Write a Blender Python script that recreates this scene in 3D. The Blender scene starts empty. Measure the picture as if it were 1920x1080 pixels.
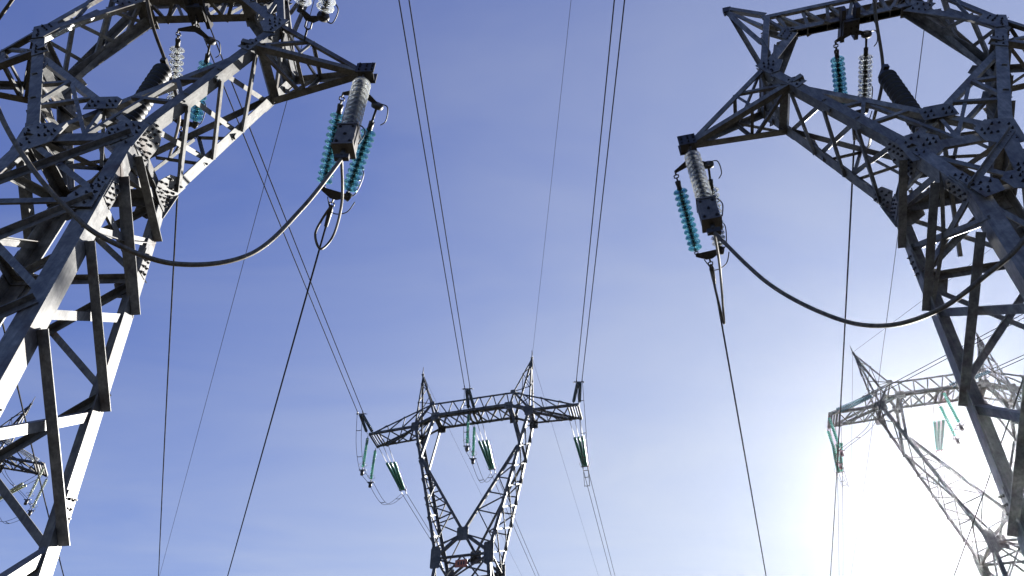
import bpy, math, random
from mathutils import Vector, Matrix
random.seed(7)
V = Vector
EYE = 1.65                      # camera height above the ground
scene = bpy.context.scene
COL = scene.collection

# ------------------------------------------------------------------ materials
def new_mat(name):
    m = bpy.data.materials.new(name); m.use_nodes = True
    nt = m.node_tree; b = nt.nodes['Principled BSDF']
    return m, nt, b

def steel(name, c1, c2, rust, metal, rough, scale=6.0, rust_at=0.58, spec=0.5):
    m, nt, b = new_mat(name)
    tc = nt.nodes.new('ShaderNodeTexCoord')
    n1 = nt.nodes.new('ShaderNodeTexNoise'); n1.inputs['Scale'].default_value = scale; n1.inputs['Detail'].default_value = 8
    n1.inputs['Roughness'].default_value = 0.65
    n2 = nt.nodes.new('ShaderNodeTexNoise'); n2.inputs['Scale'].default_value = scale * 0.35; n2.inputs['Detail'].default_value = 6
    nt.links.new(tc.outputs['Object'], n1.inputs['Vector']); nt.links.new(tc.outputs['Object'], n2.inputs['Vector'])
    r1 = nt.nodes.new('ShaderNodeValToRGB')
    r1.color_ramp.elements[0].position = 0.35; r1.color_ramp.elements[0].color = (*c1, 1)
    r1.color_ramp.elements[1].position = 0.68; r1.color_ramp.elements[1].color = (*c2, 1)
    nt.links.new(n1.outputs['Fac'], r1.inputs['Fac'])
    r2 = nt.nodes.new('ShaderNodeValToRGB')
    r2.color_ramp.elements[0].position = rust_at; r2.color_ramp.elements[0].color = (0, 0, 0, 1)
    r2.color_ramp.elements[1].position = rust_at + 0.14; r2.color_ramp.elements[1].color = (0.75, 0.75, 0.75, 1)
    nt.links.new(n2.outputs['Fac'], r2.inputs['Fac'])
    mx = nt.nodes.new('ShaderNodeMix'); mx.data_type = 'RGBA'
    nt.links.new(r2.outputs['Color'], mx.inputs[0]); nt.links.new(r1.outputs['Color'], mx.inputs[6])
    mx.inputs[7].default_value = (*rust, 1)
    oi = nt.nodes.new('ShaderNodeObjectInfo'); ov = nt.nodes.new('ShaderNodeMapRange'); ov.inputs[3].default_value = 0.78; ov.inputs[4].default_value = 1.18
    nt.links.new(oi.outputs['Random'], ov.inputs[0])
    st = nt.nodes.new('ShaderNodeTexNoise'); st.inputs['Scale'].default_value = 1.0; st.inputs['Detail'].default_value = 5
    sm_ = nt.nodes.new('ShaderNodeMapping'); sm_.inputs['Scale'].default_value = (scale * 5, scale * 5, scale * 0.35); nt.links.new(tc.outputs['Object'], sm_.inputs['Vector']); nt.links.new(sm_.outputs[0], st.inputs['Vector'])
    sv = nt.nodes.new('ShaderNodeMapRange'); sv.inputs[1].default_value = 0.3; sv.inputs[2].default_value = 0.7; sv.inputs[3].default_value = 0.72; sv.inputs[4].default_value = 1.15; nt.links.new(st.outputs['Fac'], sv.inputs[0])
    mu = nt.nodes.new('ShaderNodeMath'); mu.operation = 'MULTIPLY'; nt.links.new(ov.outputs[0], mu.inputs[0]); nt.links.new(sv.outputs[0], mu.inputs[1])
    vm = nt.nodes.new('ShaderNodeVectorMath'); vm.operation = 'SCALE'; nt.links.new(mx.outputs[2], vm.inputs[0]); nt.links.new(mu.outputs[0], vm.inputs['Scale'])
    nt.links.new(vm.outputs[0], b.inputs['Base Color'])
    b.inputs['Metallic'].default_value = metal
    mr = nt.nodes.new('ShaderNodeMapRange'); mr.inputs[3].default_value = rough - 0.1; mr.inputs[4].default_value = rough + 0.15
    nt.links.new(n1.outputs['Fac'], mr.inputs[0]); nt.links.new(mr.outputs[0], b.inputs['Roughness'])
    bp = nt.nodes.new('ShaderNodeBump'); b.inputs['Specular IOR Level'].default_value = spec; bp.inputs['Strength'].default_value = 0.12; bp.inputs['Distance'].default_value = 0.01
    nt.links.new(n1.outputs['Fac'], bp.inputs['Height']); nt.links.new(bp.outputs['Normal'], b.inputs['Normal'])
    return m

STEEL = steel('galvanised_steel', (0.09, 0.09, 0.094), (0.225, 0.222, 0.214), (0.065, 0.04, 0.03), 0.1, 0.5, spec=0.3)
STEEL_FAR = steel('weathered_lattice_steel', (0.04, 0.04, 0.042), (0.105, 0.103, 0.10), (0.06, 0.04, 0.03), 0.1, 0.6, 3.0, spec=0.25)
BOLT = steel('dark_bolt_steel', (0.012, 0.011, 0.011), (0.03, 0.026, 0.024), (0.03, 0.018, 0.013), 0.2, 0.5, 30.0)
FITTING = steel('dark_fitting_steel', (0.02, 0.019, 0.02), (0.055, 0.052, 0.052), (0.045, 0.03, 0.022), 0.2, 0.5, 20.0)
ALU = steel('stranded_aluminium', (0.075, 0.066, 0.054), (0.165, 0.145, 0.12), (0.06, 0.035, 0.022), 0.15, 0.6, 14.0, spec=0.25)
WIRE = steel('dull_conductor_aluminium', (0.03, 0.03, 0.033), (0.06, 0.06, 0.062), (0.03, 0.025, 0.02), 0.0, 0.95, 4.0, spec=0.0)
BOXMAT = steel('weathered_weight_casing', (0.06, 0.055, 0.05), (0.13, 0.12, 0.11), (0.06, 0.04, 0.028), 0.1, 0.5, 9.0)

def glass(name, col, trans, rough=0.06, glow=0.12):
    m, nt, b = new_mat(name)
    tc = nt.nodes.new('ShaderNodeTexCoord'); n = nt.nodes.new('ShaderNodeTexNoise'); n.inputs['Scale'].default_value = 18
    nt.links.new(tc.outputs['Object'], n.inputs['Vector'])
    r = nt.nodes.new('ShaderNodeValToRGB')
    r.color_ramp.elements[0].color = (*[c * 0.8 for c in col], 1); r.color_ramp.elements[1].color = (*[min(1, c * 1.15) for c in col], 1)
    nt.links.new(n.outputs['Fac'], r.inputs['Fac']); nt.links.new(r.outputs['Color'], b.inputs['Base Color'])
    b.inputs['Transmission Weight'].default_value = trans
    b.inputs['Roughness'].default_value = rough; b.inputs['IOR'].default_value = 1.5
    t = nt.nodes.new('ShaderNodeBsdfTranslucent'); nt.links.new(r.outputs['Color'], t.inputs['Color'])
    x = nt.nodes.new('ShaderNodeMixShader'); x.inputs[0].default_value = glow
    nt.links.new(b.outputs[0], x.inputs[1]); nt.links.new(t.outputs[0], x.inputs[2]); nt.links.new(x.outputs[0], nt.nodes['Material Output'].inputs['Surface'])
    return m
TEAL = glass('teal_tempered_glass', (0.22, 0.56, 0.66), 0.93, 0.04, 0.07)
CLEAR = glass('clear_tempered_glass', (0.90, 0.95, 0.92), 0.96, 0.02, 0.13)
GREEN = glass('green_tempered_glass', (0.07, 0.30, 0.23), 0.3, 0.15, 0.25)
DUSK = glass('blue_grey_glass', (0.10, 0.17, 0.22), 0.5, 0.15)
SUNLIT = glass('sunlit_green_glass', (0.42, 0.46, 0.36), 0.3, 0.2)  # sunlit look of distant green strings, put into a paler colour
m, nt, b = new_mat('dark_glazed_porcelain'); DARKINS = m
n = nt.nodes.new('ShaderNodeTexNoise'); n.inputs['Scale'].default_value = 9; r = nt.nodes.new('ShaderNodeValToRGB')
r.color_ramp.elements[0].color = (0.006, 0.006, 0.008, 1); r.color_ramp.elements[1].color = (0.015, 0.015, 0.018, 1)
nt.links.new(n.outputs['Fac'], r.inputs['Fac']); nt.links.new(r.outputs['Color'], b.inputs['Base Color']); b.inputs['Roughness'].default_value = 0.5; b.inputs['Specular IOR Level'].default_value = 0.3
m, nt, b = new_mat('rusty_red_sign_enamel'); SIGN = m
n = nt.nodes.new('ShaderNodeTexNoise'); n.inputs['Scale'].default_value = 5; r = nt.nodes.new('ShaderNodeValToRGB')
r.color_ramp.elements[0].color = (0.22, 0.04, 0.015, 1); r.color_ramp.elements[1].color = (0.5, 0.12, 0.04, 1)
nt.links.new(n.outputs['Fac'], r.inputs['Fac']); nt.links.new(r.outputs['Color'], b.inputs['Base Color']); b.inputs['Roughness'].default_value = 0.5

# ------------------------------------------------------------------ mesh building
OFF = {}
class MB:
    """collects shapes given in world coordinates; build() links them as one mesh object"""
    def __init__(s): s.v = []; s.f = []; s.mi = []; s.sm = []
    def face(s, idx, mi=0, sm=False): s.f.append(idx); s.mi.append(mi); s.sm.append(sm)
    def prism(s, poly, d, mi=0):
        """poly: list of world points (one planar cap); d: extrusion vector"""
        n = len(poly); o = len(s.v)
        s.v += [V(p) for p in poly] + [V(p) + d for p in poly]
        s.face(list(range(o, o + n))[::-1], mi); s.face(list(range(o + n, o + 2 * n)), mi)
        for i in range(n):
            j = (i + 1) % n; s.face([o + i, o + j, o + n + j, o + n + i], mi)
    def box(s, c, ex, ey, ez, mi=0):
        c, ex, ey, ez = V(c), V(ex), V(ey), V(ez)
        s.prism([c - ex - ey - ez, c + ex - ey - ez, c + ex + ey - ez, c - ex + ey - ez], ez * 2, mi)
    def angle(s, P, Q, u, v, w, t, w2=None, mi=0):
        """rolled steel angle: heel on the line P-Q, one flange along u, the other along v"""
        P, Q = V(P), V(Q); a = (Q - P).normalized(); w2 = w2 or w
        u = V(u); u = (u - a * u.dot(a)).normalized()
        v = V(v); v = v - a * v.dot(a); v = (v - u * v.dot(u)).normalized()
        pts = [(0, 0), (w, 0), (w, t), (t, t), (t, w2), (0, w2)]
        poly = [P + u * x + v * y for x, y in pts]
        if u.cross(v).dot(a) < 0: poly = poly[::-1]
        s.prism(poly, Q - P, mi)
    def tube(s, pts, r, seg=6, mi=0, sm=True):
        pts = [V(p) for p in pts]; n = len(pts); o = len(s.v); ref = None
        for i, p in enumerate(pts):
            a = (pts[min(i + 1, n - 1)] - pts[max(i - 1, 0)]).normalized()
            if ref is None: ref = V((0, 0, 1)) if abs(a.z) < 0.9 else V((1, 0, 0))
            x = (ref - a * ref.dot(a)).normalized(); y = a.cross(x); ref = x
            rr = r[i] if isinstance(r, (list, tuple)) else r
            for k in range(seg):
                t = 2 * math.pi * k / seg
                s.v.append(p + x * (rr * math.cos(t)) + y * (rr * math.sin(t)))
        for i in range(n - 1):
            for k in range(seg):
                k2 = (k + 1) % seg
                s.face([o + i * seg + k, o + i * seg + k2, o + (i + 1) * seg + k2, o + (i + 1) * seg + k], mi, sm)
        s.face([o + k for k in range(seg)][::-1], mi); s.face([o + (n - 1) * seg + k for k in range(seg)], mi)
    def lathe(s, c, axis, prof, seg=18, mi=0):
        """closed profile of (radius, along) pairs spun round axis at c"""
        c = V(c); a = V(axis).normalized(); ref = V((1, 0, 0)) if abs(a.x) < 0.8 else V((0, 1, 0))
        x = (ref - a * ref.dot(a)).normalized(); y = a.cross(x); o = len(s.v); n = len(prof)
        for k in range(seg):
            t = 2 * math.pi * k / seg; d = x * math.cos(t) + y * math.sin(t)
            for r, z in prof: s.v.append(c + d * r + a * z)
        for k in range(seg):
            k2 = (k + 1) % seg
            for i in range(n):
                j = (i + 1) % n
                s.face([o + k * n + i, o + k2 * n + i, o + k2 * n + j, o + k * n + j], mi, True)
    def bolts(s, pts, n, r, h, mi=1):
        n = V(n).normalized(); ref = V((0.3, 0.5, 0.8)); x = (ref - n * ref.dot(n)).normalized(); y = n.cross(x)
        for p in pts:
            ph = random.random(); g_ = random.uniform(0.85, 1.12); hh = h * random.uniform(0.7, 1.25)
            for rr, z0, z1, k in ((r * 1.25 * g_, -0.002, 0.006, 9), (r * g_, 0.006, h * 0.5, 6), (r * 0.58 * g_, h * 0.5, hh, 6)):
                s.prism([V(p) + n * z0 + (x * math.cos(ph + i * 2 * math.pi / k) + y * math.sin(ph + i * 2 * math.pi / k)) * rr for i in range(k)], n * (z1 - z0), mi)
    def build(s, name, mats, parent=None, label=None):
        if not isinstance(mats, (list, tuple)): mats = [mats]
        off = OFF[parent.name] if parent else V((0, 0, 0))
        me = bpy.data.meshes.new(name)
        me.from_pydata([tuple(p - off) for p in s.v], [], s.f)
        for m in mats: me.materials.append(m)
        me.polygons.foreach_set('material_index', [min(i, len(mats) - 1) for i in s.mi])
        me.polygons.foreach_set('use_smooth', s.sm)
        me.validate(); me.update()
        import bmesh
        bm = bmesh.new(); bm.from_mesh(me); bmesh.ops.recalc_face_normals(bm, faces=bm.faces); bm.to_mesh(me); bm.free()
        o = bpy.data.objects.new(name, me); COL.objects.link(o)
        if parent: o.parent = parent; OFF[o.name] = off
        else: OFF[o.name] = V((0, 0, 0))
        if label: o['label'] = label
        return o

def thing(name, label, cat, loc, group=None):
    o = bpy.data.objects.new(name, None); COL.objects.link(o); o.location = loc; o.empty_display_size = 0.3
    OFF[o.name] = V(loc); o['label'] = label; o['category'] = cat
    if group: o['group'] = group
    return o

def tag(o, label, cat, group=None):
    o['label'] = label; o['category'] = cat
    if group: o['group'] = group
    return o

def part_angle(name, mat, par, P, Q, u, v, w, t=0.014, w2=None):
    m = MB(); m.angle(P, Q, u, v, w, t, w2); return m.build(name, mat, par)

def spline(pts, n=10):
    pts = [V(p) for p in pts]; out = []
    for i in range(len(pts) - 1):
        p0 = pts[max(i - 1, 0)]; p1 = pts[i]; p2 = pts[i + 1]; p3 = pts[min(i + 2, len(pts) - 1)]
        for k in range(n):
            t = k / n
            out.append(0.5 * ((2 * p1) + (p2 - p0) * t + (2 * p0 - 5 * p1 + 4 * p2 - p3) * t * t + (3 * p1 - p0 - 3 * p2 + p3) * t ** 3))
    out.append(pts[-1]); return out

def span(P, az, s0, k, L, n=60):
    d = V((math.sin(az), math.cos(az), 0)); out = []
    for i in range(n + 1):
        t = L * (i / n) ** 1.5
        out.append(V(P) + d * t + V((0, 0, s0 * t + k * t * t)))
    return out

# ------------------------------------------------------------------ ground
def gz(x, y):
    d = max(0.0, math.hypot(x, y) - 14)
    return 0.055 * d * max(0.0, min(1.0, 0.5 + y / 60)) + 0.25 * math.sin(x * 0.11) * math.cos(y * 0.09) * min(1, d / 20)
g = MB(); N_ = 72
xs = [math.copysign(abs(t) ** 2.2, t) * 125 for t in [i / (N_ / 2) - 1 for i in range(N_ + 1)]]
def gfar(x, y): return gz(max(-500, min(500, x)), max(-500, min(500, y)))
for y in xs:
    for x in xs: g.v.append(V((x, y, gfar(x, y))))
for j in range(N_):
    for i in range(N_):
        a = j * (N_ + 1) + i; g.face([a, a + 1, a + N_ + 2, a + N_ + 1], 0, True)
m, nt, b = new_mat('dry_grass_and_earth')
n = nt.nodes.new('ShaderNodeTexNoise'); n.inputs['Scale'].default_value = 0.6; n.inputs['Detail'].default_value = 9
tc = nt.nodes.new('ShaderNodeTexCoord'); nt.links.new(tc.outputs['Object'], n.inputs['Vector'])
r = nt.nodes.new('ShaderNodeValToRGB')
r.color_ramp.elements[0].position = 0.35; r.color_ramp.elements[0].color = (0.010, 0.010, 0.005, 1)
r.color_ramp.elements[1].position = 0.7; r.color_ramp.elements[1].color = (0.03, 0.022, 0.014, 1)
nt.links.new(n.outputs['Fac'], r.inputs['Fac']); nt.links.new(r.outputs['Color'], b.inputs['Base Color']); b.inputs['Roughness'].default_value = 0.95
go = g.build('ground', m); go['kind'] = 'structure'

# ------------------------------------------------------------------ near pylons
KN = 0.75
class Near:
    def __init__(s, label, P):
        s.p = P; s.c, s.s = math.cos(P['yaw']), math.sin(P['yaw'])
        x, y = P['pos'][0] * KN, P['pos'][1] * KN
        s.root = thing('lattice_pylon', label, 'pylon', (x, y, 0))
        s.ground_h = P['z7'] + (EYE - 0.0) / KN
        s.build()
    def w(s, q):                      # tower units -> world metres
        p = s.p; h = q[2] - p['z7']; x = q[0] + p['lean'][0] * h; y = q[1] + p['lean'][1] * h
        return V(((p['pos'][0] + s.c * x - s.s * y) * KN, (p['pos'][1] + s.s * x + s.c * y) * KN, q[2] * KN + EYE))
    def d(s, q): return V((s.c * q[0] - s.s * q[1], s.s * q[0] + s.c * q[1], q[2]))
    def corner(s, sx, sy, h):
        p = s.p; hk = p['hk']; e = 'F' if sy < 0 else 'B'      # front and back legs have their own widths
        if h < hk: t = h / hk; a = p['a7' + e] * (1 - t) + p['ak' + e] * t; d = p['d7' + e] * (1 - t) + p['dk' + e] * t
        else: a = p['ak' + e] + p['ka' + e] * (h - hk); d = p['dk' + e] + p['kd' + e] * (h - hk)
        return (sx * a, sy * d, p['z7'] - h)
    def mem(s, name, P, Q, u, v, w, t=0.018, off=None, w2=None):
        P, Q = s.w(P), s.w(Q)
        if off is not None: o = s.d(off); P = P + o; Q = Q + o
        return part_angle(name, STEEL, s.root, P, Q, s.d(u), s.d(v), w * KN, t * KN, w2 * KN if w2 else None)
    def brace(s, name, P, Q, n, w, outside, flip=False, trim=0.0, cut=(0.0, 0.0), w2=None):
        """bracing angle lying on a face with outward normal n"""
        n = V(n).normalized(); a = (V(Q) - V(P)).normalized(); p = n.cross(a)
        if (p.z < 0) != flip: p = -p
        off = n * (0.012 if outside else -0.03)
        P2 = V(P) + (V(Q) - V(P)) * trim; Q2 = V(Q) - (V(Q) - V(P)) * trim
        e_ = (V(Q) - V(P)).normalized(); P2 = P2 + e_ * cut[0]; Q2 = Q2 - e_ * cut[1]
        mid = p * (-w * KN * 0.5)
        return s.mem(name, P2, Q2, p, n if outside else -n, w, 0.016, off + mid, w2 or w)
    def plate(s, name, c, ex, ey, n, poly, bolts, t=0.016, lift=0.012, br=0.018):
        n = s.d(V(n).normalized()); ex = s.d(V(ex).normalized()); ey = V(s.d(V(ey))); ey = (ey - ex * ey.dot(ex)).normalized()
        n = n - ex * n.dot(ex) ; n = (n - ey * n.dot(ey)).normalized()
        c = s.w(c) + n * lift
        m = MB(); m.prism([c + ex * (a * KN) + ey * (b_ * KN) for a, b_ in poly], n * (t * KN), 0)
        m.bolts([c + ex * (a * KN) + ey * (b_ * KN) + n * (t * KN) for a, b_ in bolts], n, br, 0.036)
        return m.build(name, [STEEL, BOLT], s.root)
    def build(s):
        p = s.p; SG = (-1, 1)
        for q, dflt in (('a7', 0), ('d7', 0), ('ak', 0), ('dk', 0), ('ka', 0), ('kd', 0)):
            for e in 'FB': p.setdefault(q + e, p.get(q))
        a7, d7, z7 = (p['a7F'] + p['a7B']) / 2, (p['d7F'] + p['d7B']) / 2, p['z7']
        hs = [0.0, p['h0'], p['h1'], p['h2'], p['h3'], 10.4, s.ground_h]
        # node helpers
        W = {(x, y): V(s.corner(x, y, 0)) for x in SG for y in SG}
        O = {(x, y): V((x * p['a4'], y * p['dt'], p['z4'])) for x in SG for y in SG}
        I = {(x, y): V((x * p['a3'], y * p['dI'], p['z3'])) for x in SG for y in SG}
        dz = p['dzp']
        T = {(x, y): V((x * 2.1, y * p['dT'], 21.3 + dz)) for x in SG for y in SG}
        PK = {x: V((x * 2.93, 0, 22.5 + dz)) for x in SG}
        TIP = {x: V((x * p['a1'], 0, p['z1'])) for x in SG}
        tR = (p['zr'] - z7) / (p['z4'] - z7)
        R = {k: W[k].lerp(O[k], tR) for k in W}
        R_x = R[(1, 1)].x
        s.TIP, s.PK, s.I, s.O, s.W, s.R = TIP, PK, I, O, W, R
        # ---- legs
        for x in SG:
            for y in SG:
                P, Q = s.corner(x, y, s.ground_h + 0.2), s.corner(x, y, p['hk'])
                s.mem('leg', P, Q, (-x, 0, 0), (0, -y, 0), 0.31, 0.03)
                s.mem('fork_leg', Q, W[(x, y)], (-x, 0, 0), (0, -y, 0), 0.29, 0.028)
                m = MB(); b_ = s.w(s.corner(x, y, s.ground_h)); b_.z = gz(b_.x, b_.y)
                m.box(b_ + V((0, 0, 0.05)), (0.35, 0, 0), (0, 0.35, 0), (0, 0, 0.25)); m.build('footing', FITTING, s.root)
                # splice plates with bolts on both flanges
                for h0, h1 in ((p['hk'] - 0.62, p['hk'] - 0.02), (6.6, 7.2)):
                    c = V(s.corner(x, y, h0)); ax = V(s.corner(x, y, h1)) - c; L = ax.length
                    for n, e in (((x, 0, 0), (0, -y, 0)), ((0, y, 0), (-x, 0, 0))):
                        pl = [(0, 0.03), (L, 0.03), (L, 0.29), (0, 0.29)]
                        bo = [(L * (k + 0.5) / 4 + (0.04 if j else 0.0), 0.10 if j == 0 else 0.21) for k in range(4) for j in (0, 1)]
                        s.plate('splice_plate', c, ax, e, n, pl, bo, lift=0.003)
        # ---- crossed bracing of the four body faces
        for f, (ca, cb, n) in enumerate((((1, -1), (1, 1), (1, 0, 0)), ((-1, 1), (-1, -1), (-1, 0, 0)),
                                         ((-1, -1), (1, -1), (0, -1, 0)), ((1, 1), (-1, 1), (0, 1, 0)))):
            hq = hs if f < 2 else [0.0, p['hk'], p['h2'] - 0.35, p['h3'] + 0.2, 10.4, s.ground_h]
            for k in range(len(hq) - 1):
                A0, A1 = s.corner(*ca, hq[k]), s.corner(*ca, hq[k + 1]); B0, B1 = s.corner(*cb, hq[k]), s.corner(*cb, hq[k + 1])
                side = f < 2; front_a = ca[1] < 0
                if side:
                    d1 = (A0, B1) if front_a else (B0, A1); d2 = (A1, B0) if front_a else (B1, A0)
                    if k == 0:
                        A0 = V(A0).lerp(V(A1), 0.35); d1 = (A0, B1) if front_a else (B0, A1)
                    s.brace('brace', d1[0], d1[1], n, 0.165, True, False, 0.0, (0.22, 0.06))
                    s.brace('brace', d2[0], d2[1], n, 0.15, False, True, 0.0, (0.1, 0.1))
                else:
                    s.brace('brace', A0, B1, n, 0.12, False, True, 0.03)
                    s.brace('brace', A1, B0, n, 0.12, True, True, 0.03)
                if k == 0 and side:
                    KA, KB = V(s.corner(*ca, p['hk'])), V(s.corner(*cb, p['hk'])); s.brace('strut', KA, KB, n, 0.14, False, True)
                    mid = (KA + KB) / 2
                    for q in (s.corner(*ca, p['h1']), s.corner(*cb, p['h1']), s.corner(*ca, p['h0']), s.corner(*cb, p['h0'])): s.mem('redundant', mid, q, n, (0, 0, 1), 0.075, 0.014, V(n) * -0.05)
                elif k == 1 and not side:
                    s.brace('strut', V(A0), V(B0), n, 0.13, False, True)
        # waist frame and its diagonals
        for y in SG: s.mem('strut', W[(-1, y)] + V((0, 0, 0.12)), W[(1, y)] + V((0, 0, 0.12)), (0, 0, -1), (0, -y, 0), 0.26, 0.02, V((0, -y * 0.03, 0)))
        for x in SG: s.mem('strut', W[(x, -1)] + V((0, 0, 0.1)), W[(x, 1)] + V((0, 0, 0.1)), (0, 0, -1), (-x, 0, 0), 0.2, 0.02, V((-x * 0.03, 0, 0)))
        s.mem('strut', W[(-1, -1)], W[(1, 1)], (0, 0, 1), (1, -1, 0), 0.13); s.mem('strut', W[(1, -1)] - V((0, 0, 0.05)), W[(-1, 1)] - V((0, 0, 0.05)), (0, 0, -1), (1, 1, 0), 0.13)
        for y in SG:
            a7 = W[(1, y)].x; d7 = abs(W[(1, y)].y); R_x = R[(1, y)].x; X0 = W[(-1, y)].lerp(R[(1, y)], a7 / (a7 + R_x)); M0 = V((0, y * d7, z7 + 0.1))
            s.brace('redundant', M0, X0, (0, y, 0), 0.08, False)
            for x in SG:
                s.brace('redundant', M0, X0.lerp(V((x * R_x, y * p['dt'], p['zr'])), 0.42), (0, y, 0), 0.08, False); s.brace('redundant', V((x * a7 * 0.55, y * d7, z7 + 0.1)), X0.lerp(W[(x, y)], 0.5), (0, y, 0), 0.07, False)
                s.brace('redundant', V((x * a7 * 0.9, y * d7, z7 + 0.25)), W[(x, y)].lerp(R[(x, y)], 0.72) + V((-x * 0.1, 0, 0)), (0, y, 0), 0.08, False)
            s.mem('redundant', X0, V((0, -y * d7, z7 - p['hk'] * 0.5)), (1, 0, 0), (0, 0, 1), 0.075, 0.014)
        # ---- shoulders
        for x in SG:
            for y in SG:
                s.mem('shoulder_chord', W[(x, y)], O[(x, y)], (-x, 0, 0.3), (0, -y, 0), 0.25, 0.026)
                s.mem('inner_chord', W[(-x, y)], R[(x, y)], (0, 0, 1), (0, -y, 0), 0.155, 0.02, V((0, -y * (0.05 + (0.03 if x > 0 else 0)), 0)))
                s.mem('beam_arm', O[(x, y)], I[(x, y)], (-x * 0.5, 0, -1), (0, -y, 0), 0.22, 0.022)
                s.mem('beam_arm', O[(x, y)], T[(x, y)], (-x, 0, 0), (0, -y, 0), 0.17, 0.02)
                s.mem('beam_arm', T[(x, y)], I[(x, y)], (0, 0, -1), (0, -y, 0), 0.13)
                # bars between shoulder chord and inner chord
                for t0, t1 in ((0.34, 0.62), (0.6, 0.62), (0.6, 0.86), (0.34, 0.42)):
                    s.brace('lattice_bar', W[(x, y)].lerp(O[(x, y)], t0 * tR), W[(-x, y)].lerp(R[(x, y)], t1), (0, y, 0), 0.085, False)
                # inner knee from shoulder to beam
                s.mem('knee', R[(x, y)].lerp(O[(x, y)], 0.45), O[(x, y)].lerp(I[(x, y)], 0.6), (0, 0, 1), (0, -y, 0), 0.13, 0.018, V((0, -y * 0.02, 0)))
                s.mem('knee', O[(x, y)].lerp(I[(x, y)], 0.35), O[(x, y)].lerp(T[(x, y)], 0.55), (0, 0, 1), (0, -y, 0), 0.09)
            # side face lattice of the shoulder
            n = V((x, 0, -0.45)); ts = [0.06, 0.30, 0.52, tR, 1.0]
            for k in range(4):
                F0, F1 = W[(x, -1)].lerp(O[(x, -1)], ts[k]), W[(x, -1)].lerp(O[(x, -1)], ts[k + 1])
                B0, B1 = W[(x, 1)].lerp(O[(x, 1)], ts[k]), W[(x, 1)].lerp(O[(x, 1)], ts[k + 1])
                s.brace('lattice_bar', F1, B0, n, 0.14, True, False, 0.0, (0.2, 0.06), 0.075); s.brace('lattice_bar', F0, B1, n, 0.11, False, True)
            s.mem('strut', R[(x, -1)], R[(x, 1)], (-x * 0.5, 0, 0.9), (x, 0, 0.5), 0.2, 0.02)
            # depth beams at shoulder top and window corner
            m = MB(); P, Q = s.w(O[(x, -1)]), s.w(O[(x, 1)]); dd = (Q - P) / 2
            m.box((P + Q) / 2 + s.d((-x * 0.04, 0, -0.02)), dd, s.d((0.012, 0, 0)), s.d((0, 0, 0.13))); m.box((P + Q) / 2 + s.d((-x * 0.07, 0, 0.118)), dd, s.d((0.06, 0, 0)), s.d((0, 0, 0.012)))
            m.build('depth_beam', STEEL, s.root)
            m = MB(); P, Q = s.w(I[(x, -1)]), s.w(I[(x, 1)]); dd = (Q - P) * 0.68
            m.box((P + Q) / 2 - V((0, 0, 0.03)), dd, s.d((0.16, 0, 0)), s.d((0, 0, 0.014))); m.box((P + Q) / 2 + V((0, 0, 0.06)), dd, s.d((0.014, 0, 0)), s.d((0, 0, 0.07)))
            m.bolts([(P + Q) / 2 - V((0, 0, 0.045)) + dd * a + s.d((b_, 0, 0)) for a in (-0.8, -0.55, 0.55, 0.8) for b_ in (-0.1, 0.1)], (0, 0, -1), 0.022, 0.03)
            m.build('depth_beam', [STEEL, BOLT], s.root)
            # earth-wire peak
            for y in SG:
                s.mem('peak_chord', T[(x, y)], PK[x] + V((0, y * 0.05, 0)), (0, 0, 1), (0, -y, 0), 0.13)
                s.mem('peak_chord', O[(x, y)].lerp(T[(x, y)], 0.5), PK[x] + V((0, y * 0.05, -0.08)), (0, 0, -1), (0, -y, 0), 0.12)
                s.mem('peak_chord', O[(x, y)].lerp(T[(x, y)], 0.82), PK[x] + V((0, y * 0.04, -0.04)), (0, 0, -1), (0, -y, 0), 0.09)
            m = MB(); c = s.w(PK[x]); m.box(c, s.d((0.09, 0, 0)), s.d((0, 0.05, 0)), (0, 0, 0.1)); m.box(c - s.d((x * -0.08, 0, 0.12)), s.d((0.02, 0, 0)), s.d((0, 0.02, 0)), (0, 0, 0.07)); m.build('peak_cap', FITTING, s.root)
            # outer tip arm
            tp = TIP[x]; base = [O[(x, -1)], O[(x, 1)], R[(x, -1)], R[(x, 1)]]
            for i, q in enumerate(base):
                y = -1 if i % 2 == 0 else 1; e = V((0, y * 0.09, 0.12 if i < 2 else -0.06)); ext = (q - tp) * (0.14 if i in (2,) else 0.0)
                s.mem('arm_chord', q + ext, tp + e - V((x * 0.1, 0, 0)), (0, 0, 1 if i > 1 else -1), (0, -y, 0), 0.15 if i != 3 else 0.17, 0.018)
            for t in (0.34, 0.62):
                u0, u1, l0, l1 = [q.lerp(tp, t) for q in base]
                if t < 0.5:
                    s.mem('lattice_bar', u0, l0, (x, 0, 0), (0, 1, 0), 0.08, 0.014); s.mem('lattice_bar', u1, l1, (x, 0, 0), (0, -1, 0), 0.08, 0.014); s.mem('lattice_bar', l0, l1, (x, 0, 0), (0, 0, 1), 0.08, 0.014); s.mem('lattice_bar', u0, u1, (x, 0, 0), (0, 0, -1), 0.08, 0.014)
                    v0, v1, k0, k1 = [q.lerp(tp, 0.0) for q in base]
                    s.mem('lattice_bar', u0, k0, (0, 0, 1), (0, 1, 0), 0.08, 0.014); s.mem('lattice_bar', u1, k1, (0, 0, 1), (0, -1, 0), 0.08, 0.014); s.mem('lattice_bar', l1, k0, (0, 0, 1), (0, 1, 0), 0.08, 0.014); s.mem('lattice_bar', u1, v0, (0, 0, -1), (0, 1, 0), 0.08, 0.014)
            m = MB(); c = s.w(tp)
            for y in SG: m.box(c + s.d((x * 0.02, y * 0.105, 0.03)), s.d((0.16, 0, 0)), s.d((0, 0.011, 0)), (0, 0, 0.15))
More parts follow.
